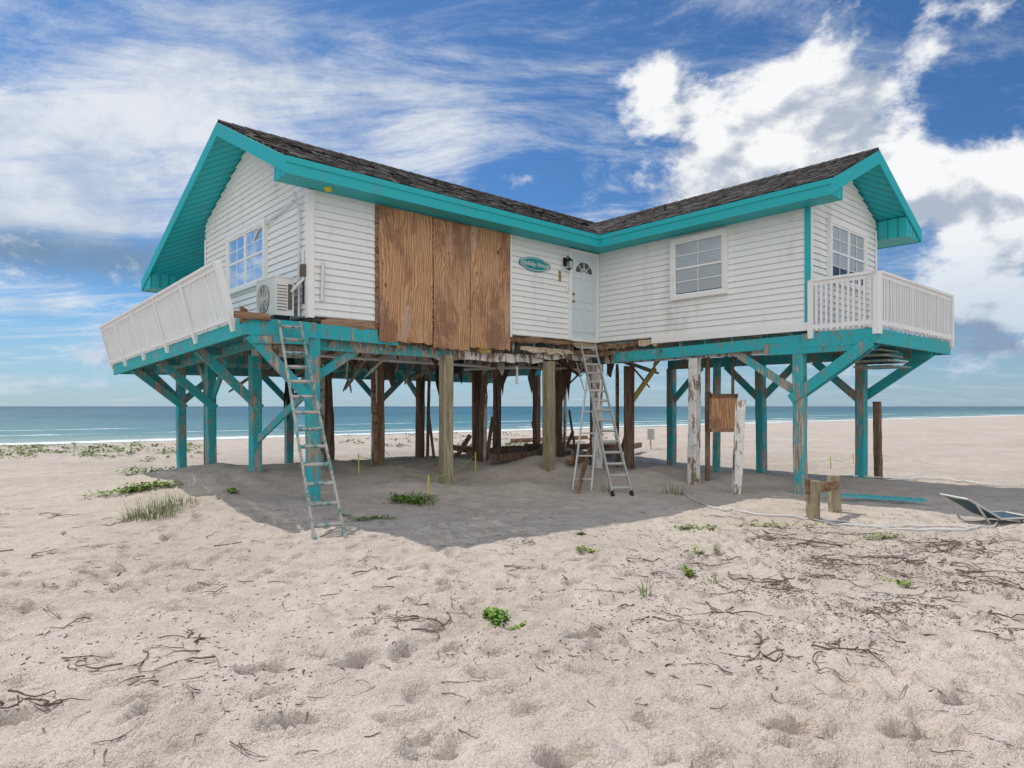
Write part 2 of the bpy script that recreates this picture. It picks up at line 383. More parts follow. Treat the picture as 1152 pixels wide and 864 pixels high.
# ------------------------------------------------------------------ HOUSE: walls
LA,LB,WA,WB=7.21,5.04,5.2,3.1
FL=3.1; SO=5.2
mb=MB()
mb.box(-WB,LA-.01,-WA,-.01,FL,5.42,WHITE); mb.box(-WB+.01,-.01,-.01,LB-.01,FL,5.42,WHITE)
def siding(mb,o,h,n,z0,z1,rng_,step=.118,m=WHITE):
    z=z0
    while z<z1-.01:
        zt=min(z+step,z1); a0,a1=rng_(z); b0,b1=rng_(zt)
        if a1-a0<.02: break
        if b1<b0: b0=b1=(b0+b1)/2
        def P(t,off,zz): return (o[0]+h[0]*t+n[0]*off,o[1]+h[1]*t+n[1]*off,zz)
        zl=z+.014
        mb.add([P(a0,.032,zl),P(a1,.032,zl),P(b1,.008,zt),P(b0,.008,zt),P(a0,.002,z+.016),P(a1,.002,z+.016),P(a0,.002,z),P(a1,.002,z)],[(0,1,2,3),(0,4,5,1),(6,7,5,4)],m)
        z+=step
siding(mb,(0,0),(1,0),(0,1),FL,SO+.02,lambda z:(0,LA))
siding(mb,(0,0),(0,1),(1,0),FL,SO+.02,lambda z:(0,LB))
siding(mb,(LA,0),(0,-1),(1,0),FL,6.68,lambda z:(max(0,(z-5.44)/.48),min(WA,2.6+(6.69-z)/.4)))
siding(mb,(0,LB),(-1,0),(0,1),FL,6.2,lambda z:(max(0,(z-5.44)/.48),min(WB,1.6+(6.21-z)/.48)))
siding(mb,(-WB,-WA),(1,0),(0,-1),FL,5.9,lambda z:(0,LA+WB))
siding(mb,(-WB,LB),(0,-1),(-1,0),FL,5.5,lambda z:(0,LB+WA))
mb.obj('siding_walls',house)
mb=MB()
mb.box(LA-.07,LA+.036,.022,.042,FL-.03,SO-.01,WTRIM); mb.box(LA+.022,LA+.042,-.07,.02,FL-.03,SO-.01,WTRIM)
mb.box(-.0,.04,LB-.06,LB+.04,FL-.12,SO-.01,TEAL)
mb.box(-.09,-.001,LB+.022,LB+.042,FL-.02,SO-.01,WTRIM)
mb.box(.022,.05,.022,.05,FL,SO-.01,WTRIM)
mb.box(LA+.022,LA+.042,-WA,-WA+.08,FL,5.3,WTRIM)
mb.box(-WB,-WB+.08,LB+.022,LB+.042,FL,5.3,WTRIM)
mb.box(.0,.055,1.6,LB+.02,2.97,FL+.015,WTRIM); mb.box(-WB,-.001,LB+.0,LB+.05,2.97,FL+.015,WTRIM)
mb.obj('corner_and_skirt_trim',house)
for (a0,a1,zb,zt,off) in ((4.765,5.92,2.76,5.18,0),(3.87,4.745,2.70,5.17,.006),(2.81,3.852,2.76,5.19,.002)):
    mb=MB(); nseg=12
    vs=[];fs=[]
    for i in range(nseg+1):
        for j in range(nseg+1):
            x=a0+(a1-a0)*i/nseg; z=zb+(zt-zb)*j/nseg
            w=.048+off+.007*math.sin(i*.7+j*.5+a0)+.005*math.sin(j*1.1)
            if j==0: z+=random.uniform(-.02,.03)
            if i==0 or i==nseg: x+=random.uniform(-.004,.004)
            vs.append((x,w,z))
    for i in range(nseg):
        for j in range(nseg):
            k=i*(nseg+1)+j; fs.append((k,k+1,k+nseg+2,k+nseg+1))
    mb.add(vs,fs,PLY)
    o_=mb.obj('plywood_panel',house); md=o_.modifiers.new('s','SOLIDIFY'); md.thickness=.014; md.offset=-1
mb=MB()
mb.box(2.80,5.93,.026,.030,2.86,5.19,BLACK)
mb.box(5.935,5.99,.022,.058,3.0,5.18,BRK); mb.box(2.75,2.80,.022,.056,3.05,5.18,WTRIM)
for a_ in (2.9,3.8,3.92,4.7,4.82,5.85):
    for z in np.arange(2.95,5.1,.3): mb.tube([(a_+.01*math.sin(z*9),.055,z),(a_+.01*math.sin(z*9),.063,z)],.007,BLACK,6)
mb.obj('panel_side_trim',house)
# ------------------------------------------------------------------ windows
def window(name,o,h,n,t0,t1,z0,z1,cols=1,blind=.5,muntin=False):
    mb=MB()
    def bx(ta,tb,za,zb,d0,d1,m):
        x=[o[0]+h[0]*ta+n[0]*d0,o[0]+h[0]*tb+n[0]*d1]; y=[o[1]+h[1]*ta+n[1]*d0,o[1]+h[1]*tb+n[1]*d1]
        mb.box(min(x),max(x),min(y),max(y),za,zb,m)
    fw=.08
    bx(t0,t1,z0,z1,.031,.034,DARKI)
    bx(t0-fw,t0,z0-fw,z1+fw,.012,.100,WTRIM); bx(t1,t1+fw,z0-fw,z1+fw,.012,.100,WTRIM)
    bx(t0,t1,z1,z1+fw,.012,.098,WTRIM); bx(t0,t1,z0-fw,z0,.012,.112,WTRIM)
    w=(t1-t0)/cols; zm=(z0+z1)/2
    for c in range(cols):
        a=t0+c*w;bq=a+w
        for (za,zb,dd) in ((zm-.015,z1,.084),(z0,zm+.015,.072)):
            s=.038
            bx(a,a+s,za,zb,.036,dd,WTRIM); bx(bq-s,bq,za,zb,.036,dd,WTRIM)
            bx(a+s,bq-s,za,za+s,.036,dd-.001,WTRIM); bx(a+s,bq-s,zb-s,zb,.036,dd-.001,WTRIM)
            P=[(o[0]+h[0]*tt+n[0]*.062,o[1]+h[1]*tt+n[1]*.062,zz_) for tt,zz_ in ((a+s,za+s),(bq-s,za+s),(bq-s,zb-s),(a+s,zb-s))]
            mb.add(P,[(0,1,2,3)],GLASS)
            if muntin:
                mid=(a+bq)/2; bx(mid-.008,mid+.008,za+s,zb-s,.057,.068,WTRIM); zz=(za+zb)/2; bx(a+s,bq-s,zz-.008,zz+.008,.0575,.0675,WTRIM)
        z=z1-.02
        while z>z1-(z1-z0)*blind:
            bx(a+.01,bq-.01,z-.029,z,.044,.050,BLIND); z-=.034
    mb.obj(name,house)
window('facade_window',(0,0),(0,1),(1,0),2.2,3.36,3.92,5.05,1,.93,True)
window('side_window',(LA,0),(0,-1),(1,0),1.75,3.6,3.95,4.98,2,.96,True)
window('end_window',(0,LB),(-1,0),(0,1),.78,2.35,4.0,5.05,2,.75,True)
# ------------------------------------------------------------------ door
mb=MB()
d0,d1,zb,zt=.10,.96,3.14,5.10
mb.box(d0-.07,d0,.012,.085,FL,zt+.07,WTRIM); mb.box(d1,d1+.07,.012,.085,FL,zt+.07,WTRIM); mb.box(d0,d1,.012,.083,zt,zt+.07,WTRIM)
mb.box(d0,d1,.012,.12,FL-.02,zb,WTRIM)
mb.box(d0,d1,.031,.048,zb,zt,DOORM)
for (x0,x1,z0,z1) in ((.18,.48,3.3,3.85),(.58,.88,3.3,3.85),(.18,.48,4.0,4.55),(.58,.88,4.0,4.55)):
    mb.box(x0,x1,.048,.062,z0,z0+.025,DOORM);mb.box(x0,x1,.048,.062,z1-.025,z1,DOORM);mb.box(x0,x0+.025,.048,.061,z0,z1,DOORM);mb.box(x1-.025,x1,.048,.061,z0,z1,DOORM)
cx,cz,R=.53,4.66,.30; N=16
fan=[(cx+R*math.cos(math.pi*i/N),.0495,cz+R*.92*math.sin(math.pi*i/N)) for i in range(N+1)]
mb.prism(fan[::-1],(0,.004,0),DARKI)
arc=[(x,.058,z) for x,_,z in fan]; mb.tube(arc,.016,WTRIM,4); mb.tube([arc[0],arc[-1]],.014,WTRIM,4)
for k in (4,8,12): mb.tube([(cx,.058,cz),arc[k]],.010,WTRIM,4)
mb.tube([(cx+.12*math.cos(math.pi*i/8),.059,cz+.11*math.sin(math.pi*i/8)) for i in range(9)],.010,WTRIM,4)
for z in (3.98,4.15): mb.tube([(.89,.04,z),(.89,.10,z)],[.03,.022],BRASS,10)
mb.obj('front_door',house)
mb=MB(); lx=1.14; lz=4.78
mb.box(lx-.05,lx+.05,.02,.045,lz-.02,lz+.16,BLACK); mb.tube([(lx,.04,lz+.12),(lx,.12,lz+.2),(lx,.16,lz+.14)],.01,BLACK)
for s1 in(-1,1):
    for s2 in (-1,1): mb.beam((lx+.045*s1,.16+.045*s2,lz-.1),(lx+.06*s1,.16+.06*s2,lz+.08),.01,.01,BLACK)
mb.tube([(lx,.16,lz+.08),(lx,.16,lz+.15)],[.095,.02],BLACK,8); mb.tube([(lx,.16,lz-.13),(lx,.16,lz-.1)],[.03,.065],BLACK,8); mb.tube([(lx,.16,lz-.1),(lx,.16,lz+.07)],.042,GLASS,8)
mb.obj('porch_lantern',house)
mb=MB(); sxc,szc=2.08,4.66; w,h=.46,.135
out=[]
for i in range(28):
    tt=2*math.pi*i/28; e=1+ .10*math.cos(4*tt)
    out.append((sxc+w*np.sign(math.cos(tt))*abs(math.cos(tt))**.6*e*.92,.032,szc+h*np.sign(math.sin(tt))*abs(math.sin(tt))**.7*e))
mb.prism([Vector(p) for p in out],(0,.02,0),SIGNM)
mb.tube([Vector((sxc+(p[0]-sxc)*.93,.053,szc+(p[2]-szc)*.85)) for p in out]+[Vector((sxc+(out[0][0]-sxc)*.93,.053,szc))],.006,WTRIM,4)
sg=mb.obj('house_name_sign',None,mw=HM)
cu=bpy.data.curves.new('sign_text','FONT'); cu.body='Holiday House'; cu.size=.135; cu.align_x='CENTER'; cu.align_y='CENTER'; cu.extrude=.003; cu.offset=.0015; cu.shear=.3
to=bpy.data.objects.new('sign_text',cu); scene.collection.objects.link(to); cu.materials.append(PIPEM); to.parent=sg
to.matrix_parent_inverse=Matrix.Identity(4); to.location=(sxc,.056,szc); to.rotation_euler=(math.radians(90),0,math.radians(180))
mb=MB()
mb.box(1.27,1.33,.02,.04,4.4,4.62,BRASS); mb.box(1.05,1.12,.02,.05,4.2,4.32,WTRIM); mb.box(1.6,1.68,.02,.055,3.45,3.57,WTRIM)
mb.obj('wall_fittings',house)
# ------------------------------------------------------------------ roof
EA=.5; OV=.6
def zA(b_): return 5.69-.48*b_ if b_>=-2.6 else 6.938-.40*(-2.6-b_)
def zB(a_): return 5.69-.48*a_ if a_>=-1.6 else 6.458-.48*(-1.6-a_)
aE=LA+OV; bE=LB+OV; aR=-3.9; bR=-8.1
polys={'A1':[(aE,EA),(EA,EA),(-1.6,-1.6),(aR,.7),(aR,-2.6),(aE,-2.6)],
 'A2':[(aE,-2.6),(aR,-2.6),(aR,bR),(aE,bR)],
 'B1':[(EA,EA),(EA,bE),(-1.6,bE),(-1.6,-1.6)],
 'B2':[(-1.6,-1.6),(-1.6,bE),(aR,bE),(aR,.7)]}
def zz(k,a_,b_): return zA(b_) if k[0]=='A' else zB(a_)
for k,P in polys.items():
    pts=[Vector((a_,b_,zz(k,a_,b_)+.0)) for a_,b_ in P]
    n=(pts[1]-pts[0]).cross(pts[2]-pts[1]).normalized()
    if n.z<0: n=-n; pts=pts[::-1]
    hd=Vector((1,0,0)) if k[0]=='A' else Vector((0,1,0))
    ud=n.cross(hd).normalized(); M=Matrix((hd,ud,n)).transposed().to_4x4(); M.translation=pts[0]
    Mi=M.inverted(); loc=[Mi@p for p in pts]
    mb=MB(); mb.prism(loc,(0,0,.035),SHI)
    ob=mb.obj('shingle_roof_slope',house); ob.matrix_local=M
mb=MB()
def tabs(kind,a_rng,b_rng):
    if kind=='A':
        b_=.5
        while b_>-2.6:
            a_=a_rng[0]
            while a_>a_rng[1]:
                w=random.uniform(.10,.26)
                lim=b_ if b_>-1.6 else -3
                if a_-w>lim and random.random()<.5:
                    z0=zA(b_)+.041; z1=zA(b_-.13)+.041
                    mb.add([(a_,b_,z0+.012),(a_-w,b_,z0+.012),(a_-w,b_-.13,z1),(a_,b_-.13,z1),(a_,b_,z0-.01),(a_-w,b_,z0-.01)],[(0,1,2,3),(0,4,5,1)],SHI)
                a_-=w
            b_-=.135
    else:
        a_=.5
        while a_>-1.6:
            b_=b_rng[0]
            while b_>b_rng[1]:
                w=random.uniform(.10,.26)
                if b_-w>a_ and random.random()<.5:
                    z0=zB(a_)+.041; z1=zB(a_-.13)+.041
                    mb.add([(a_,b_,z0+.012),(a_,b_-w,z0+.012),(a_-.13,b_-w,z1),(a_-.13,b_,z1),(a_,b_,z0-.01),(a_,b_-w,z0-.01)],[(3,2,1,0),(1,5,4,0)],SHI)
                b_-=w
            a_-=.135
tabs('A',(aE,-3.8),None); tabs('B',None,(bE,-1.6))
a_=aE
while a_>-3.6: mb.prism([(a_,-2.45,zA(-2.45)+.055),(a_,-2.6,zA(-2.6)+.075),(a_,-2.75,zA(-2.75)+.055),(a_,-2.6,zA(-2.6)+.045)],(-.28,0,-.012),SHI); a_-=.25
b_=bE
while b_>-1.4: mb.prism([(-1.45,b_,zB(-1.45)+.055),(-1.6,b_,zB(-1.6)+.075),(-1.75,b_,zB(-1.75)+.055),(-1.6,b_,zB(-1.6)+.045)],(0,-.28,-.012),SHI); b_-=.25
mb.obj('shingle_tabs_and_ridge_caps',house)
mb=MB()
for k,P in polys.items():
    pts=[Vector((a_,b_,zz(k,a_,b_)-.005)) for a_,b_ in P]
    mb.prism([p-Vector((0,0,.19)) for p in pts],(0,0,.185),SOFF)
mb.obj('roof_underside',house)
mb=MB()
T=.03
mb.box(EA,aE+T,EA,EA+T,5.19,5.452,TEAL); mb.box(EA,EA+T,EA+T,bE+T,5.19,5.452,TEAL)
mb.box(aR-T,aR,.7,bE+T,5.09,5.35,TEAL); mb.box(aR,aE+T,bR-T,bR,4.46,4.73,TEAL)
def rk(x,b0,z0,b1,z1,d=.25):
    mb.prism([(x,b0,z0-d),(x,b1,z1-d),(x,b1,z1),(x,b0,z0)],(T,0,0),TEAL)
rk(aE+.001,EA,zA(EA)+.005,-2.6,zA(-2.6)+.005); rk(aE+.001,-2.6,zA(-2.6)+.005,bR,zA(bR)+.005)
def rk2(y,a0,z0,a1,z1,d=.25):
    mb.prism([(a0,y,z0-d),(a1,y,z1-d),(a1,y,z1),(a0,y,z0)],(0,T,0),TEAL)
rk2(bE+.001,EA,zB(EA)+.005,-1.6,zB(-1.6)+.005); rk2(bE+.001,-1.6,zB(-1.6)+.005,aR,zB(aR)+.005)
mb.box(EA+T,aE+T,EA+T,EA+T+.018,5.36,5.458,TEAL); mb.box(EA+T,EA+T+.018,EA+T+.018,bE+T,5.36,5.456,TEAL)
mb.obj('fascia_boards',house)
mb=MB()
def pr_a(a0,a1,pts,m=SOFF): mb.prism([(a0,p[0],p[1]) for p in pts],(a1-a0,0,0),m)
def pr_b(b0,b1,pts,m=SOFF): mb.prism([(p[0],b0,p[1]) for p in pts],(0,b1-b0,0),m)
pr_a(.0,aE-.002,[(0.0,SO),(EA-.002,SO),(EA-.002,5.3),(0.0,5.52)])
pr_b(.002,bE-.002,[(0.001,SO+.002),(EA-.002,SO+.002),(EA-.002,5.3),(0.001,5.52)])
pr_a(aR+.01,aE-.002,[(bR+.002,4.47),(bR+.7,4.47),(bR+.7,4.85),(bR+.002,4.6)])
pr_b(.7,bE-.002,[(aR+.002,5.10),(-WB-.02,5.10),(-WB-.02,5.5),(aR+.002,5.2)])
mb.obj('boxed_soffits',house)
mb=MB()
mb.tube([(3.9,-1.1,6.2),(3.9,-1.1,6.36)],.05,BLACK,8); mb.tube([(-.6,1.5,5.95),(-.6,1.5,6.15)],.03,BLACK,8)
mb.tube([(7.0,.25,SO+.002),(7.0,.25,SO-.05)],[.07,.05],YSTAKE,10)
mb.tube([(aE-.45,-.25,SO-.02),(LA+.07,-.25,4.9),(LA+.07,-.25,3.1)],.022,PIPEM)
mb.tube([(LA+.07,-.45,5.1),(LA+.08,-2.0,4.9),(LA+.08,-2.2,4.75)],.02,PIPEM)
mb.tube([(7.02,.07,3.35),(7.0,.08,4.0)],.03,PIPEM)
mb.tube([(LA+.07,-.08,3.3),(LA+.07,-.08,3.95)],.018,BLACK); mb.box(LA+.04,LA+.11,-.13,-.03,3.75,3.95,DARKF)
mb.obj('roof_vents_and_conduits',house)
# ------------------------------------------------------------------ under-floor structure
mb=MB()
mb.box(-WB+.05,LA-.05,-WA+.05,-.06,3.03,3.085,DARKF); mb.box(-WB+.05,-.06,-.06,LB-.05,3.03,3.085,TEALPP)
a=-2.9
while a<LA:
    m=random.choice([TEALPP,TEALPP,BROWN,WHITEP])
    if not(2.9<a<5.0 and random.random()<.4): mb.beam((a,-.08,2.92),(a,-WA+.05,2.92),.045,.2,m)
    a+=.61
b_=.4
while b_<LB:
    mb.beam((-.1,b_,2.92),(-WB+.05,b_,2.92),.045,.2,TEALPP); b_+=.61
for b_ in (-2.6,-5.2):
    mb.beam((LA,b_-.06,2.70),(-3.1,b_-.06,2.70),.05,.24,TEALP); mb.beam((LA,b_+.08,2.70),(-3.1,b_+.08,2.70),.05,.24,WHITEP if b_>-3 else TEALP)
mb.beam((-3.0,-.1,2.70),(-3.0,LB,2.70),.09,.24,TEALP)
mb.beam((LA+.1,-.02,2.86),(5.5,-.02,2.83),.07,.24,TEALC)
mb.beam((LA,-.2,2.66),(4.2,-.2,2.64),.06,.2,TEALPP)
mb.ragged((4.6,-.22,2.60),(1.6,-.22,2.63),.22,WHITEP,16,.06,.35); mb.ragged((1.9,-.12,2.72),(.15,-.12,2.76),.2,WHITEP,10,.06,.4)
mb.beam((-.03,.5,2.72),(-.03,LB,2.80),.08,.22,TEALC)
mb.beam((-.2,.1,2.72),(-.2,LB,2.72),.05,.22,WHITEP)
mb.obj('floor_girders_and_joists',house)
mb=MB()
a=7.0
while a>.05:
    L=random.uniform(.35,1.6); a1=max(a-L,.0); zc=random.uniform(2.9,3.03); m=random.choice([BRK,BRK,PALEW,BROWN,BRK])
    if not(2.8<(a+a1)/2<5.9): zc=random.uniform(2.98,3.04)
    mb.ragged((a,random.uniform(-.03,.03),zc),(a1,random.uniform(-.03,.03),zc+random.uniform(-.04,.04)),random.uniform(.12,.22),m,9,.035,.4)
    if random.random()<.75: mb.ragged((a+.1,.0,2.82),(a1,.01,2.82+random.uniform(-.05,.04)),random.uniform(.08,.16),random.choice([BRK,PALEW,BROWN]),9,.03,.6)
    a=a1-random.uniform(-.1,.06)
b_=0.05
while b_<1.6:
    L=random.uniform(.3,.7); mb.ragged((0.01,b_,2.99+random.uniform(-.03,.03)),(0.01,b_+L,2.99+random.uniform(-.03,.03)),random.uniform(.14,.2),random.choice([BRK,BROWN,PALEW]),7,.04,.5)
    mb.ragged((-.03,b_,2.82),(-.03,b_+L,2.82+random.uniform(-.04,.04)),random.uniform(.08,.14),random.choice([BRK,BROWN]),7,.04,.5); b_+=L
for k in range(150):
    if random.random()<.75: x=random.uniform(.2,7.0); y=random.uniform(-.25,.03)
    else: x=random.uniform(-.2,0.02); y=random.uniform(.1,1.9)
    L=random.uniform(.05,.26)
    mb.beam((x,y,2.85),(x+random.uniform(-.15,.15),y+random.uniform(-.05,.05),2.85-L),random.uniform(.008,.035),.012,random.choice([BRK,PALEW,BROWN,DARKF]),jit=.02)
for k in range(44):
    x=random.uniform(-2.5,6.3);y=random.uniform(-4.8,-.3);dx=random.uniform(-1.2,1.2);dy=random.uniform(-.6,.6)
    mb.ragged((x,y,2.8),(x+dx,y+dy,2.8-random.uniform(.15,.9)),random.uniform(.06,.16),random.choice([BRK,BROWN,BROWN,PALEW,TEALPP]),6,.03,.4)
# scabbed-on planks around the piles
for (a,b_) in ((1.3,-2.6),(1.7,-2.3),(-1.1,-.3),(-.3,-.2),(-1.5,-2.5),(.1,-1.4),(1.4,-5.0),(4.5,-2.45),(4.2,-5.1)):
    hx,hy,_=H(a,b_)
    mb.ragged((a,b_,hgt(hx,hy)-.1),(a+random.uniform(-.12,.12),b_+random.uniform(-.05,.05),2.65),random.uniform(.10,.2),random.choice([BROWN,BRK,WHITEP]),12,.04,.3,up=(1,.3,0))
for k in range(12):
    x=random.uniform(-2.5,2.6);y=random.uniform(-4.6,-1.2)
    hx,hy,_=H(x,y); z0=hgt(hx,hy)
    mb.beam((x,y,z0-.05),(x+random.uniform(-.8,.8),y+random.uniform(-.8,.8),z0+random.uniform(.15,1.3)),.04,random.uniform(.08,.16),random.choice([BRK,BROWN,BROWN]))
mb.obj('rotten_rim_boards',house)
mb=MB()
def rag(x,y,z,w,l,m):
    n=7;vs=[];fs=[]
    for i in range(n+1):
        f=i/n
        for j in range(4):
            g=j/3-.5
            vs.append((x+g*w*(1-.35*f)+.05*math.sin(f*5+x*3),y+.05*math.sin(j*2+f*4+x),z-l*f*(1+.3*math.sin(j*2.1+x*7))))
    for i in range(n):
        for j in range(3): k=i*4+j; fs.append((k,k+1,k+5,k+4))
    mb.add(vs,fs,m)
for (x,y,z,w,l,m) in ((5.5,-.1,2.9,.5,.2,YEL),(3.4,-.05,2.83,.6,.13,YEL),(4.6,-.03,2.82,.5,.1,YEL),(4.0,-.9,2.9,.35,.45,DARKF),(2.6,-.5,2.9,.3,.5,RAGM),(1.0,-.6,2.9,.4,.5,BROWN),(.6,-1.6,2.9,.3,.8,DARKF),
   (5.2,-2.2,2.9,.3,.5,BROWN),(5.4,-5.0,2.8,.25,1.3,BLACK),(4.8,-5.1,2.8,.2,.9,DARKF),(.1,-.2,2.9,.3,.7,RAGM),(-.8,-.3,2.9,.3,.5,DARKF),(2.1,-1.2,2.9,.3,.6,BROWN),(-1.2,.8,2.9,.3,.4,YEL),(1.3,-.3,2.85,.3,.35,BLACK),(3.0,-2.7,2.8,.4,.5,RAGM),
   (.9,-2.4,2.85,.4,.8,DARKF),(2.9,-1.6,2.85,.35,.6,BLACK),(-.6,-1.6,2.85,.4,.9,BROWN),(3.6,-3.4,2.8,.5,.6,DARKF),(1.9,-3.6,2.8,.4,.8,BLACK)):
    rag(x,y,z,w,l,m)
for k in range(11):
    x=random.uniform(-1,6.5);y=random.uniform(-4,-.6);L=random.uniform(.3,.8);dx=random.uniform(-1.0,1.0)
    if k%2:
        pts=[(x+dx*f,y,2.8-L*4*f*(1-f)*.6) for f in np.linspace(0,1,9)]
    else: pts=[(x,y,2.8),(x+.03,y,2.8-L*.4),(x+.02,y,2.8-L*.8),(x+.08*dx,y,2.8-L)]
    mb.tube(pts,.009,random.choice([BLACK,PIPEM,BROWN]),5)
mb.tube([(6.8,-1.2,2.55),(2,-1.3,2.5),(-1,-1.4,2.6)],.035,PIPEM); mb.tube([(2.2,-3,2.5),(2.2,-.4,2.45),(2.25,-.35,2.1)],.035,PIPEM)
mb.obj('torn_insulation_and_cables',house)
mb=MB()
MM={'T':TEALP,'TT':TEALPP,'G':GREYW,'B':BROWN,'W':WHITEP,'T2':TEALPP,'BS':BROWN}
for (a,b_,k) in POSTS:
    w={'T':.2,'TT':.2,'G':.22,'B':.2,'W':.2,'T2':.14,'BS':.14}[k]; zt=2.6
    if k=='BS': zt=1.7
    if k=='T' and b_==-.1: zt=2.75
    mb.post(a,b_,-.6,zt,w,MM[k],lean=(random.uniform(-.04,.04),random.uniform(-.04,.04)))
    if k=='B' and random.random()<.5: mb.beam((a+.13,b_+.05,-.3),(a+.14,b_+.05,2.6),.04,.18,random.choice([BROWN,WHITEP]))
mb.post(7.16,-5.35,-.5,2.6,.1,BROWN)
mb.obj('support_posts',house)
mb=MB()
for b_,dz in ((-.1,0),(-2.6,-.08),(-5.2,-.17),(-7.4,-.24)):
    mb.beam((8.2,b_+.12,2.72+dz),(7.05,b_+.12,1.55),.05,.17,TEALP)
    mb.beam((8.2,b_-.12,2.72+dz),(6.0,b_-.12,2.72),.05,.18,TEALP)
for a in (0,-3.0):
    mb.beam((a-.22,6.1,2.72),(a-.22,4.7,1.75),.05,.19,TEALC); mb.beam((a+.02,6.14,2.66),(a+.02,4.2,2.66),.05,.2,TEALC)
mb.beam((.06,6.12,2.70),(.03,4.72,1.72),.05,.19,TEALC)
mb.beam((7.3,-.25,1.9),(6.2,-.25,2.6),.05,.15,TEALP)
for a in (7.1,4.35,1.52):
    mb.beam((a,-7.4,1.7),(a-1.0,-7.4,2.6),.05,.16,TEALP); mb.beam((a,-7.4,1.7),(a+.9,-7.4,2.6),.05,.16,TEALP)
    mb.beam((a,-5.2,1.8),(a,-6.1,2.6),.05,.16,TEALP)
mb.beam((7.1,-5.2,1.7),(7.1,-4.2,2.6),.05,.16,TEALP); mb.beam((7.1,-2.6,.9),(7.1,-.2,1.9),.04,.14,TEALP)
mb.beam((-3,4.8,1.7),(-3,3.8,2.6),.05,.16,TEALP); mb.beam((-3,2.56,1.7),(-3,1.6,2.6),.05,.16,TEALP); mb.beam((-3,2.56,1.8),(-3,3.4,2.6),.05,.16,TEALP)
mb.beam((-1.3,-.1,1.6),(-2.4,-.1,2.6),.04,.14,YEL)
mb.beam((-3,0,1.7),(-3,.9,2.6),.05,.16,TEALP)
mb.beam((-.12,4.7,1.9),(-.12,3.6,2.62),.05,.15,TEALPP)
mb.obj('diagonal_braces',house)
mb=MB()
def dz(b_): return 2.96-.036*abs(b_)
b_=-.0
while b_>-8.7:
    z=dz(b_); mb.box(LA+.04,8.27,b_-.135,b_,z-.0,z+.03,TEALP); b_-=.142
b_=-.3
while b_>-8.7:
    mb.beam((LA,b_,dz(b_)-.1),(8.26,b_,dz(b_)-.1),.04,.18,TEALP); b_-=.5
mb.beam((8.30,.0,dz(0)-.12),(8.30,-8.76,dz(8.76)-.12),.045,.28,TEALC)
mb.beam((7.7,-.05,dz(0)-.24),(7.7,-8.7,dz(8.7)-.24),.07,.15,TEALP)
mb.beam((LA-.1,.03,2.86),(8.32,.03,2.84),.05,.26,TEALC)
mb.beam((7.25,.06,2.68),(8.2,.06,2.64),.04,.12,TEALP)
mb.beam((7.9,.08,3.0),(8.45,.1,3.0),.1,.1,BRK,jit=.05); mb.beam((8.3,.02,2.9),(8.3,.03,3.12),.09,.09,BRK,jit=.04)
mb.box(-3,LA+.02,-8.7,-WA-.02,2.80,2.84,TEALP)
a=-2.8
while a<LA: mb.beam((a,-WA,2.7),(a,-8.7,2.66),.04,.18,TEALP); a+=.61
mb.beam((8.28,-8.74,2.54),(-3,-8.74,2.68),.045,.26,TEAL); mb.beam((8.0,-7.4,2.5),(-3,-7.4,2.5),.08,.2,TEALP)
b_=LB+.04
while b_<6.05: mb.box(-3.88,.0,b_,b_+.135,2.90,2.93,TEALP); b_+=.142
a=-.25
while a>-3.8: mb.beam((a,LB,2.79),(a,6.14,2.79),.04,.2,TEALP); a-=.45
mb.beam((.03,LB-.1,2.79),(.03,6.2,2.79),.045,.25,TEALC); mb.beam((.05,6.19,2.79),(-3.9,6.19,2.79),.045,.25,TEALC); mb.beam((-3.9,6.19,2.79),(-3.9,LB-1,2.79),.045,.25,TEALP)
mb.beam((-.05,5.6,2.62),(-3.9,5.6,2.62),.07,.15,TEALP)
mb.obj('deck_framing',house)
mb=MB()
for i in range(4): mb.box(-1.9-.22*i,-.9-.22*i,5.2,5.9,2.62-.09*i,2.65-.09*i,TEALPP)
mb.obj('deck_steps',house)
def railing(mb,p0,p1,h,lean,n,m=RAILW,pw=.042,posts=None):
    p0=Vector(p0);p1=Vector(p1);L=Vector(lean)
    top=Vector((0,0,h))+L
    mb.beam(p0+top,p1+top,.11,.045,m); mb.beam(p0+top*.94,p1+top*.94,.04,.08,m); mb.beam(p0+top*.1,p1+top*.1,.04,.08,m)
    for i in range(n+1):
        f=i/n; p=p0.lerp(p1,f); jit=Vector((random.uniform(-.012,.012),random.uniform(-.012,.012),0))
        if random.random()<.985: mb.beam(p+top*.02+jit,p+top*.94+jit*.5,pw,.035,m)
    for f in (posts or (0,1)):
        p=p0.lerp(p1,f); mb.beam(p-top*.12,p+top*1.0,.095,.095,m)
mb=MB()
railing(mb,(8.34,-.32,2.90),(8.34,-8.76,2.62),.94,(.24,0,0),84,pw=.05,posts=(0,.22,.43,.64,.84,1))
railing(mb,(8.3,-8.76,2.65),(3.0,-8.76,2.75),.92,(0,0,0),50,posts=(0,.3,.6,1))
mb.obj('left_deck_railing',house)
mb=MB()
railing(mb,(.03,LB+.06,2.93),(.03,6.2,2.93),.93,(0,0,0),12); railing(mb,(.0,6.22,2.93),(-3.88,6.22,2.93),.93,(0,0,0),38,posts=(0,1)); railing(mb,(-3.9,6.2,2.93),(-3.9,LB+.05,2.93),.93,(0,0,0),12)
mb.obj('right_deck_railing',house)
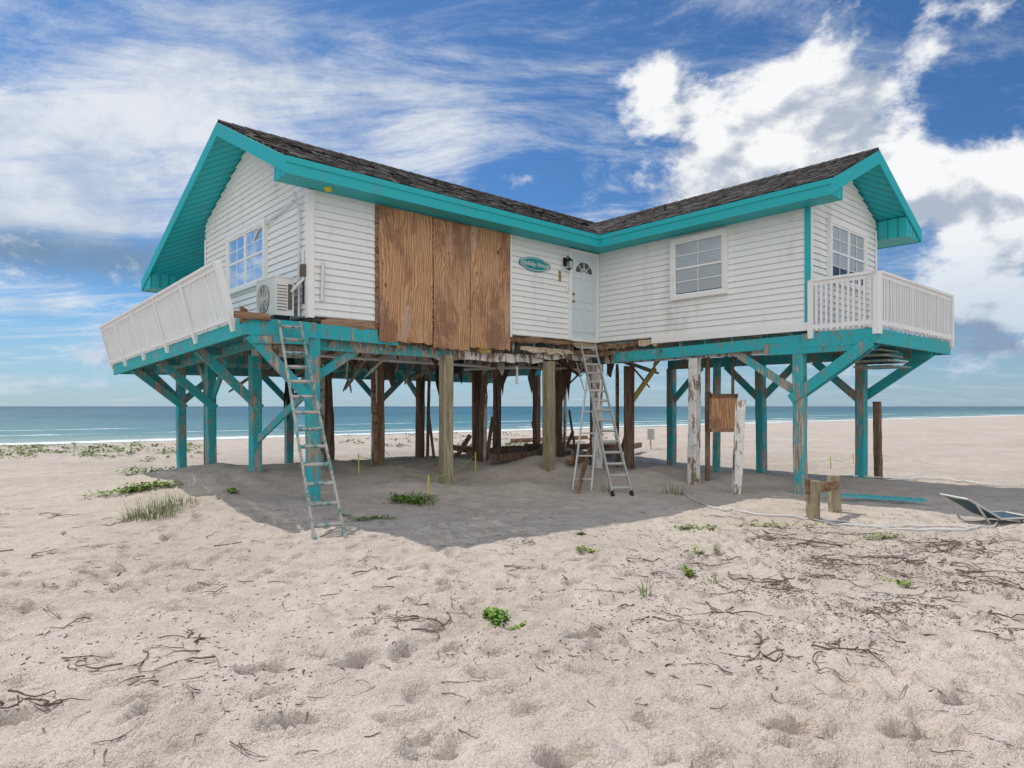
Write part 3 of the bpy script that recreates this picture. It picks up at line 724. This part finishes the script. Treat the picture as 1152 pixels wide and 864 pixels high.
# ------------------------------------------------------------------ AC
mb=MB()
x0,x1,y0,y1,z0,z1=7.38,7.70,-1.02,-.22,3.10,3.72
mb.box(x0,x1,y0,y1,z0,z1,CREAM); mb.box(x0-.01,x1+.01,y0-.01,y1+.01,z1,z1+.02,CREAM)
cy,cz=-.70,3.40
for r in np.linspace(.04,.25,7): mb.tube([(x1+.02,cy+r*math.cos(tt),cz+r*math.sin(tt)) for tt in np.linspace(0,2*math.pi,21)],.006,CREAM,4)
for tt in np.linspace(0,2*math.pi,9)[:-1]: mb.tube([(x1+.02,cy,cz),(x1+.02,cy+.25*math.cos(tt),cz+.25*math.sin(tt))],.005,CREAM,4)
mb.tube([(x1+.003,cy,cz),(x1+.006,cy,cz)],.25,DARKF,24)
mb.box(x0+.04,x0+.1,y1,y1+.02,z0+.1,z1-.1,DARKF)
for z in np.arange(z0+.08,z1-.1,.05): mb.box(x0+.12,x1-.03,y1,y1+.008,z,z+.012,DARKF)
mb.box(x0+.03,x1-.03,y0+.1,y0+.16,2.98,z0,BLACK); mb.box(x0+.03,x1-.03,y1-.16,y1-.1,2.98,z0,BLACK)
mb.tube([(x0+.05,y1+.02,3.5),(x0,y1+.12,3.6),(LA+.07,y1+.14,3.7),(LA+.07,y1+.12,4.2)],.025,PIPEM)
mb.obj('air_conditioner',None,mw=HM)
# ------------------------------------------------------------------ ladders
def ladder(name,pb,pt,wv,n,m,rw=.028,rd=.07,extra=None,m2=None):
    mb=MB(); pb=Vector(pb);pt=Vector(pt);w=Vector(wv)
    d=(pt-pb).normalized(); up=d.cross(w).normalized()
    for s in(-.5,.5): mb.beam(pb+w*s,pt+w*s*.9,rw,rd,m,up=up)
    for i in range(n):
        f=(i+.6)/n; p=pb.lerp(pt,f); k=1-.1*f
        mb.beam(p-w*.5*k,p+w*.5*k,.045,.03,m,up=up)
    for s in(-.5,.5): mb.beam(pb+w*s-d*.03,pb+w*s+d*.08,rw+.02,rd+.02,m2 or m,up=up)
    if extra: extra(mb)
    return mb.obj(name)
TL=peel('teal_stained_weathered_ladder',(.40,.39,.35),(.10,.33,.34),.50,.56,9)
gx,gy,gz=G(371,605)
tp=H(7.62,.16,2.95)
ladder('ladder',(gx,gy,gz),tp,(.32,.17,0),13,TL,rd=.05)
gx,gy,gz=G(700,561); tp=H(.62,.25,3.0)
bx_,by_,bz_=G(655,552)
def ex(mb):
    for s in (-.5,.5):
        mb.beam((bx_+.36*s,by_,bz_),(tp[0]+.3*s,tp[1]-1.2,2.15),.03,.05,ALU)
    for i in range(5):
        f=(i+.5)/5; p=Vector((bx_,by_,bz_)).lerp(Vector((tp[0],tp[1]-1.2,2.15)),f); mb.beam(p-Vector((.18,0,0)),p+Vector((.18,0,0)),.02,.03,ALU)
ladder('ladder',(gx,gy,gz),tp,(.36,.08,0),15,ALU,extra=ex,m2=BLACK)
# ------------------------------------------------------------------ loose things
def solo(name,fn,smooth=False):
    mb=MB(); fn(mb); return mb.obj(name,smooth=smooth)
x,y,z=G(828,556); solo('leaning_white_post',lambda mb: mb.post(x,y,z-.3,z+1.75,.15,WHITEP,lean=(.12,.1)))
x1_,y1_,z1_=G(914,585); x2_,y2_,z2_=G(940,576)
def stubs(mb):
    mb.post(x1_,y1_,z1_-.2,z1_+.56,.15,GREYW,lean=(.02,0)); mb.post(x2_,y2_,z2_-.2,z2_+.56,.15,GREYW,lean=(-.02,.02))
    mb.beam((x1_+.02,y1_+.10,z1_+.44),(x2_-.02,y2_-.09,z2_+.42),.045,.14,BRK,jit=.02)
    mb.beam((x1_-.06,y1_-.02,z1_+.3),(x1_-.085,y1_-.02,z1_+.6),.03,.08,BRK,jit=.03)
solo('broken_post_stubs',stubs)
def slat(mb):
    a=Vector(G(930,561)); c=Vector(G(1038,568)); d=(c-a).normalized(); s=Vector((-d.y,d.x,0))
    for k in (-1,1): mb.beam(a+s*.14*k+Vector((0,0,.08)),c+s*.14*k+Vector((0,0,.08)),.06,.03,BOARDT)
    L=(c-a).length; i=0
    while i*.16<L: p=a+d*(i*.16+.04); mb.beam(p-s*.12+Vector((0,0,.082)),p+s*.12+Vector((0,0,.082)),.05,.02,BOARDT); i+=1
solo('turquoise_shutter',slat)
def pipe(mb):
    for path in (((768,556),(800,572),(850,580),(905,585),(960,592),(1030,597),(1085,598),(1118,594),(1124,586)),((905,583),(960,590),(1050,593),(1110,596))):
        pts=[]
        P=[G(*p) for p in path]
        for i in range(len(P)-1):
            for k in range(6):
                f=k/6; xx=P[i][0]*(1-f)+P[i+1][0]*f; yy=P[i][1]*(1-f)+P[i+1][1]*f; pts.append((xx,yy,hgt(xx,yy)+.02))
        mb.tube(pts,.012,PIPEM,6)
    pts=[]
    for i in range(30):
        f=i/29; xx,yy,_=G(960+190*f,537+10*f+2*math.sin(f*9)); pts.append((xx,yy,hgt(xx,yy)+.03))
    mb.tube(pts,.016,PIPEM,6)
solo('white_pvc_pipe',pipe,True)
SLING=flat('faded_blue_sling',(.07,.12,.15),.8)
def chair(mb):
    x,y,z=G(1098,586)
    def fr(pts,m=ALU): mb.tube([(x+p[0],y+p[1],z+p[2]) for p in pts],.016,m,6)
    # reclined back and low seat of a broken lounge chair
    A=[(-.40,.16,.36),(-.18,.10,.22),(.0,.05,.10),(.40,-.02,.13)]; B=[(-.28,-.26,.34),(-.06,-.30,.20),(.12,-.34,.08),(.52,-.38,.11)]
    fr(A); fr(B); fr([A[0],B[0]]); fr([A[-1],B[-1]]); fr([A[2],B[2]])
    fr([(-.30,.15,.30),(-.12,.16,.0)]); fr([(-.18,-.27,.28),(.0,-.28,.0)]); fr([(.30,.0,.13),(.40,.02,.0)]); fr([(.40,-.38,.11),(.52,-.40,.0)])
    vs=[];fs=[]
    for i in range(4):
        for j in range(5):
            p=Vector(A[i]).lerp(Vector(B[i]),j/4); vs.append((x+p.x,y+p.y,z+p.z-.035*math.sin(math.pi*j/4)+.012))
    for i in range(3):
        for j in range(4): k=i*5+j; fs.append((k,k+1,k+6,k+5))
    mb.add(vs,fs,SLING)
    for k in range(12):
        a=random.uniform(.4,.8); mb.tube([(x+a,y+random.uniform(-.3,.1),z+.02),(x+a+.1,y+random.uniform(-.3,.1),z+.07),(x+a+.2,y+random.uniform(-.3,.1),z+.02)],.009,random.choice([BLACK,DRIFT]),5)
solo('collapsed_beach_chair',chair)
def hbox(mb):
    D=14.3; x=(812-576)/F*D
    mb.box(x-.3,x+.28,D-.15,D+.15,1.08,1.84,PLY); mb.box(x-.31,x-.27,D-.17,D+.17,1.06,1.9,BRK); mb.box(x-.3,x+.29,D-.17,D-.151,1.78,1.86,BRK); mb.box(x-.3,x+.29,D-.17,D-.151,1.06,1.13,BRK)
    mb.beam((x-.3,D,-.2),(x-.3,D,2.7),.06,.09,BROWN); mb.beam((x+.25,D+.05,1.8),(x+.25,D+.05,2.7),.05,.05,BROWN)
solo('wooden_utility_box',hbox)
for i,(pa,pb_) in enumerate((((560,512),(690,505)),((575,500),(660,498)),((555,520),(640,516)),((590,508),(700,512)),((500,508),(560,514)),((640,520),(720,508)))):
    A=G(*pa);B=G(*pb_)
    solo('fallen_timber_beam',lambda mb: mb.beam((A[0],A[1],A[2]+.10+.05*(i%3)),(B[0],B[1],B[2]+.14+.1*(i%2)),.14,.17,BROWN if i%2==0 else BRK))
A=G(650,556);B=G(668,520)
solo('fallen_timber_beam',lambda mb: mb.beam((A[0],A[1],A[2]+.05),(B[0],B[1],B[2]+.75),.05,.15,BRK))
def stake(px,py,h=.4):
    x,y,z=G(px,py); solo('survey_stake',lambda mb: mb.tube([(x,y,z-.1),(x+random.uniform(-.03,.03),y,z+h)],.014,YSTAKE,6)); return Vector((x,y,z+h*.85))
S=[stake(404,532,.42),stake(432,522),stake(482,550,.38),stake(535,527,.42)]
E=[stake(905,522,.25),stake(935,527,.3),stake(960,522,.3)]
mb=MB()
for L in (S,E):
    for i in range(len(L)-1):
        p,q_=L[i],L[i+1]; mb.tube([p.lerp(q_,k/8)-Vector((0,0,.12*math.sin(math.pi*k/8))) for k in range(9)],.006,GSTR,4)
mb.obj('green_string_line')
x,y,z=G(732,505); solo('small_marker_sign',lambda mb:(mb.beam((x,y,z-.2),(x,y,z+.7),.06,.06,WHITEP),mb.box(x-.13,x+.13,y-.05,y-.035,z+.35,z+.75,ALU)))
# ------------------------------------------------------------------ vegetation
def leafmat(name,c1,c2):
    m,t,b,o=newmat(name,.6,.25)
    t.put(b.inputs['Base Color'],t.mix(t.ss(t.noise(o,9,2,.6),.3,.7),c1,c2))
    return m
LG=leafmat('bright_beach_leaf',(.10,.26,.02),(.22,.38,.05)); LD=leafmat('dry_green_grass',(.13,.18,.06),(.32,.32,.16)); LY=leafmat('yellow_green_leaf',(.20,.29,.05),(.36,.38,.12)); LM=leafmat('mid_green_leaf',(.05,.12,.025),(.14,.22,.05))
def blade(mb,x,y,z,h,ang,lean,w,m):
    n=4;vs=[];fs=[];dx,dy=math.cos(ang),math.sin(ang);sx_,sy_=-dy,dx
    for i in range(n+1):
        f=i/n; r=lean*f*f*h; zz_=z+h*f*(1-.35*lean*f); ww=w*(1-f)**.7
        vs+=[(x+dx*r-sx_*ww,y+dy*r-sy_*ww,zz_),(x+dx*r+sx_*ww,y+dy*r+sy_*ww,zz_)]
    for i in range(n): fs.append((2*i,2*i+1,2*i+3,2*i+2))
    mb.add(vs,fs,m)
def tuft(mb,cx,cy,R,h,n,ms):
    for i in range(n):
        a=random.uniform(0,6.28);r=R*math.sqrt(random.random()); x=cx+r*math.cos(a);y=cy+r*math.sin(a)
        blade(mb,x,y,hgt(x,y)-.01,h*random.uniform(.4,1.1),a+random.uniform(-.8,.8),random.uniform(.2,1.3),random.uniform(.003,.006),random.choice(ms))
def creeper(mb,cx,cy,rx,ry,n,ms,ls=.035,h=.1):
    hubs=[(cx+random.gauss(0,rx*.45),cy+random.gauss(0,ry*.45),random.uniform(.3,1)) for _ in range(max(4,n//22))]
    for i in range(n):
        hx,hy,s=random.choice(hubs); x=hx+random.gauss(0,rx*.16);y=hy+random.gauss(0,ry*.16)
        z=hgt(x,y)+random.uniform(.01,h*s); a=random.uniform(0,6.28); l=ls*random.uniform(.6,1.3); w=l*.38; ti=random.uniform(-.1,.8)
        d=Vector((math.cos(a),math.sin(a),ti)).normalized(); sd_=Vector((-math.sin(a),math.cos(a),random.uniform(-.4,.4))).normalized(); p=Vector((x,y,z))
        mb.add([p,p+d*l*.35+sd_*w,p+d*l*.8+sd_*w*.7,p+d*l,p+d*l*.8-sd_*w*.7,p+d*l*.35-sd_*w],[(0,1,2,3),(0,3,4,5)],random.choice(ms))
        if i%9==0: mb.tube([(hx,hy,hgt(hx,hy)),p],.003,LM,3)
def T_(px,py,R,h,n,ms,name='dune_grass_tuft'):
    x,y,z=G(px,py); solo(name,lambda mb: tuft(mb,x,y,R,h,n,ms))
def C_(px,py,rx,ry,n,ms,ls=.035,h=.1):
    x,y,z=G(px,py); solo('creeping_beach_plant',lambda mb: creeper(mb,x,y,rx,ry,n,ms,ls,h))
T_(172,578,.35,.34,260,[LD,LD,LM]); T_(200,570,.3,.22,120,[LD]); T_(150,583,.15,.25,60,[LD])
C_(160,549,.8,.3,500,[LG,LY,LM],.06,.12); C_(172,532,.5,.5,260,[LM,LG],.06,.16); C_(262,548,.2,.3,90,[LM,LG],.05,.1)
C_(465,566,.40,.40,620,[LM,LM,LG],.045,.14); C_(423,584,.4,.22,200,[LM,LD],.04,.06); C_(448,556,.2,.2,120,[LM],.045,.12)
C_(562,699,.10,.14,420,[LG,LG,LM],.028,.09); C_(580,711,.07,.06,150,[LG,LY],.028,.05); C_(552,692,.05,.08,110,[LG],.026,.07)
C_(770,646,.10,.18,150,[LG,LY],.032,.07); C_(797,626,.18,.25,130,[LY,LD],.035,.07); C_(660,625,.13,.2,80,[LM,LY],.035,.06); C_(654,600,.12,.15,60,[LM],.035,.05)
C_(775,596,.5,.25,150,[LY,LM],.04,.07); C_(870,593,.6,.2,140,[LY,LD],.04,.06); C_(1020,660,.12,.15,60,[LY,LG],.035,.06); C_(1000,606,.6,.3,120,[LD,LY],.04,.05)
C_(597,610,.1,.1,30,[LM],.03,.04)
T_(726,668,.05,.26,16,[LM,LG]); T_(757,556,.2,.4,60,[LD,LM]); T_(685,553,.15,.3,30,[LM]); T_(97,562,.12,.12,20,[LM]); T_(805,655,.08,.16,16,[LD])
mb=MB()
for k in range(130):
    px=random.uniform(-40,230); py=random.gauss(504,6)
    if py<498: continue
    x,y,z=G(px,py); creeper(mb,x,y,random.uniform(.2,.9),.3,22,[LM,LD,LY],.09,.08)
for k in range(80):
    px=random.uniform(380,700); py=random.uniform(488,504); x,y,z=G(px,py); creeper(mb,x,y,.6,.4,14,[LM,LD],.11,.10)
mb.obj('beach_vegetation_strip')
# ------------------------------------------------------------------ twigs / wrack
mb=MB()
def twig(x,y,ang,L,r,depth=0):
    n=max(4,min(int(L/.045),13)); pts=[];a=ang
    ph=random.uniform(0,6); amp=.035*min(1,L/.4)*random.random()
    zc=None
    for i in range(n):
        f=i/(n-1); zt=hgt(x,y)
        zc=zt if zc is None else max(zt,zc*.5+zt*.5)
        pts.append((x,y,zc+r*.8+amp*abs(math.sin(f*4+ph))))
        x+=math.cos(a)*L/n; y+=math.sin(a)*L/n; a+=random.gauss(0,.34)+(random.choice([-1,1])*.7 if random.random()<.12 else 0)
        if depth<3 and random.random()<.34 and n>4: twig(x,y,a+random.choice([-1,1])*random.uniform(.4,1.2),L*random.uniform(.2,.6),r*.62,depth+1)
    mb.tube(pts,[r*(1-.65*i/(n-1))*random.uniform(.85,1.15) for i in range(n)],DRIFT,5)
TW=[(18,800,.5,3),(40,795,.35,3),(90,702,.5,2),(180,727,.6,3),(215,722,.5,2),(282,762,.25,1),(330,757,.15,3),(360,806,.15,1),(140,640,.4,2),(30,630,.4,3),(60,660,.3,2),(310,660,.3,2),(240,745,.3,2),(150,770,.3,2),(110,745,.4,2),
 (500,702,.6,3),(520,690,.5,2),(470,680,.3,2),(690,672,.5,3),(780,692,.45,5),(800,684,.4,3),(730,690,.4,2),(812,766,.3,2),(755,758,.15,3),(880,733,.6,4),(940,728,.5,4),(985,731,.3,2),(860,750,.3,2),(1140,715,.3,4),(1040,722,.2,2),
 (1000,640,.8,6),(1060,622,.8,8),(1100,612,.9,9),(960,630,.8,6),(900,612,.9,8),(850,600,.8,7),(1080,640,.8,7),(1130,660,.6,5),(920,650,.7,6),(860,660,.6,5),(830,640,.6,5),(1040,680,.5,5),(985,690,.4,4),(1100,690,.5,5),(750,620,.4,3),(700,640,.4,3),(640,650,.3,2),(600,665,.3,2),(560,650,.3,2),(350,640,.4,2),(420,650,.3,2),(80,600,.5,3),(30,580,.5,3),(230,610,.4,2)]
for (px,py,L,n) in TW:
    for k in range(n):
        x,y,z=G(px+random.gauss(0,22),py+random.gauss(0,6)); twig(x,y,random.choice([0,math.pi])+random.gauss(0,.7),L*random.uniform(.35,1.0),random.uniform(.003,.0085))
for k in range(520):
    px=random.uniform(-30,1180); py=457+ 1.6*F/random.uniform(3.1,10.5)
    x,y,z=G(px,min(py,860)); twig(x,y,random.uniform(0,6.28),random.uniform(.03,.26),random.uniform(.0012,.004),2)
mb.obj('driftwood_twigs',smooth=True)
mb=MB()
for k in range(15000):
    if k%4: px=random.gauss(980,150); py=random.gauss(640,38)
    else: px=random.uniform(-20,1170); py=random.uniform(560,860)
    if py<560 or px<-30 or px>1190: continue
    D=CH*F/(py-457); x=(px-576)/F*D; y=D
    if vnoise(np.array(x*1.3),np.array(y*1.3),33)<.42: continue
    mb_z=hgt(x,y)+.001; s=random.uniform(.0015,.0055); a=random.uniform(0,6.28); l=s*random.uniform(1,6)
    c_,s_=math.cos(a),math.sin(a)
    mat=DRIFT if random.random()<.9 else PIPEM
    mb.add([(x-c_*l,y-s_*l,mb_z+.002),(x+s_*s,y-c_*s,mb_z),(x+c_*l,y+s_*l,mb_z+.003),(x-s_*s,y+c_*s,mb_z),(x,y,mb_z+s*.8+.003)],[(0,1,4),(1,2,4),(2,3,4),(3,0,4)],mat)
mb.obj('seaweed_wrack')
# ------------------------------------------------------------------ sun
ld=Vector((2.63,-2.9,-5.3)).normalized()
sl=bpy.data.lights.new('sun','SUN'); sl.energy=3.2; sl.angle=math.radians(.5); sl.color=(1,.955,.89)
so=bpy.data.objects.new('sun',sl); scene.collection.objects.link(so); so.rotation_euler=ld.to_track_quat('-Z','Y').to_euler(); so.location=(-20,20,40)
# ------------------------------------------------------------------ sky
w=bpy.data.worlds.new('World'); scene.world=w; w.use_nodes=True; t=NT(w.node_tree)
try: w.cycles.sampling_method='NONE'
except Exception as e: print(e)
bg=[n for n in t.n if n.type=='BACKGROUND'][0]
sk=t.n.new('ShaderNodeTexSky'); sk.sky_type='NISHITA'; sk.sun_disc=False; sk.sun_elevation=math.asin(-ld.z); sk.sun_rotation=math.atan2(-ld.x,-ld.y)
sk.air_density=1.0; sk.dust_density=.4; sk.ozone_density=2.5
tc=t.n.new('ShaderNodeTexCoord'); dv=tc.outputs['Generated']
xz=t.xyz(dv); az=t.m('ARCTAN2',xz[0],xz[1]); el=t.m('ARCSINE',t.m('MINIMUM',t.m('MAXIMUM',xz[2],-.999),.999))
def azel(px,py):
    dx=(px-576)/F; dz_=(457-py)/F
    return math.atan(dx), math.atan2(dz_,math.hypot(1,dx))
def blobs(L,base):
    tot=base
    for (px,py,sx_,sy_,amp) in L:
        a0,e0=azel(px,py); sa=sx_/F/(1+((px-576)/F)**2); se=sy_/F
        u=t.m('DIVIDE',t.m('SUBTRACT',az,a0),sa); v=t.m('DIVIDE',t.m('SUBTRACT',el,e0),se)
        g=t.m('MULTIPLY',t.m('EXPONENT',t.m('MULTIPLY',t.m('ADD',t.m('MULTIPLY',u,u),t.m('MULTIPLY',v,v)),-1.0)),amp)
        tot=t.m('ADD',tot,g)
    return tot
sky=t.mix(1.0,sk.outputs[0],(.40,.67,.94),'MULTIPLY')
sv=t.mapping(dv,(1,1,1.6),loc=(.33,.1,.21))
cov=blobs([(735,105,70,45,.20),(870,150,120,75,.24),(980,95,110,45,.18),(960,215,160,55,.24),(1120,215,90,55,.28),(830,215,90,35,.18),(1075,110,30,30,-.14),(640,160,50,80,-.06),(1100,330,80,55,.26),(1130,400,70,22,.18),
  (108,402,34,14,.20),(95,432,60,8,.16),(300,110,240,110,-.14)],0.0)
n_=t.noise(sv,6.0,8,.62,.15); n_hi=t.noise(t.vm('ADD',sv,(-.03,.02,.06)),6.0,3,.58,.15)
d=t.m('ADD',n_,cov); d2=t.m('ADD',n_hi,cov)
alc=t.ss(d,.58,.73)
shade=t.ss(t.m('ADD',t.m('MULTIPLY',t.m('SUBTRACT',d,d2),3.4),t.m('MULTIPLY',t.m('SUBTRACT',.86,d),.8)),-.28,.17)
ccol=t.mix(shade,(4.4,5.0,6.1),(9.4,9.5,9.6))
ccol=t.mix(t.ss(el,.26,.08),ccol,t.mix(shade,(2.6,3.5,4.9),(6.0,6.9,8.0)))
iz=t.m('DIVIDE',1.0,t.m('ADD',t.m('MAXIMUM',xz[2],0.0),.12))
cv=t.n.new('ShaderNodeCombineXYZ'); t.put(cv.inputs[0],t.m('MULTIPLY',xz[0],iz)); t.put(cv.inputs[1],t.m('MULTIPLY',xz[1],iz))
ci=t.noise(t.mapping(cv.outputs[0],(.7,1.6,1),(0,0,math.radians(35))),1.9,7,.72,.5)
cc2=blobs([(80,170,190,90,.30),(40,235,170,28,.14),(330,95,160,65,.20),(480,150,90,70,.18),(230,110,110,60,.10),(80,290,170,20,-.20),(640,90,90,40,.08),(590,210,60,30,-.05),(20,70,40,16,-.08),(60,335,100,14,.10),(60,380,150,14,.06),(1080,300,80,24,.18),(1000,60,200,20,.12),(700,200,60,40,.05)],0.0)
alr=t.m('MULTIPLY',t.ss(t.m('ADD',ci,cc2),.46,.82),.88)
cirr=t.mix(t.ss(n_,.36,.62),(5.0,5.8,7.1),(8.6,8.8,9.0))
a0,e0=azel(60,283); bu=t.m('DIVIDE',t.m('SUBTRACT',az,a0),.32); bv=t.m('DIVIDE',t.m('SUBTRACT',el,e0),.030)
bank=t.m('EXPONENT',t.m('MULTIPLY',t.m('ADD',t.m('MULTIPLY',bu,bu),t.m('MULTIPLY',bv,bv)),-1.0))
col=t.mix(alr,sky,cirr)
col=t.mix(t.m('MULTIPLY',bank,t.ss(n_,.3,.6)),col,(1.9,3.0,4.6))
hz=t.ss(el,.15,-.01); col=t.mix(t.m('MULTIPLY',hz,.5),col,(4.8,6.1,7.5))
col=t.mix(alc,col,ccol)
beh_fill=t.m('MULTIPLY',t.ss(xz[1],.05,-.55),t.ss(ci,.25,.5))  # unseen bright cloud bank, added behind the camera to fill the shaded facade
col=t.mix(t.m('MULTIPLY',beh_fill,.9),col,(13.2,13.2,13.3))
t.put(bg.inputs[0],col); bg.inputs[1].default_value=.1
# ------------------------------------------------------------------ camera
cd=bpy.data.cameras.new('cam'); cam=bpy.data.objects.new('cam',cd); scene.collection.objects.link(cam)
cam.location=(0,0,CH); cam.rotation_euler=(math.radians(90),0,0); cd.sensor_width=36; cd.lens=F/1152*36; cd.shift_y=25/1152; cd.clip_end=20000; cd.clip_start=.05
scene.camera=cam
scene.view_settings.view_transform='Standard'; scene.view_settings.look='None'; scene.view_settings.exposure=0
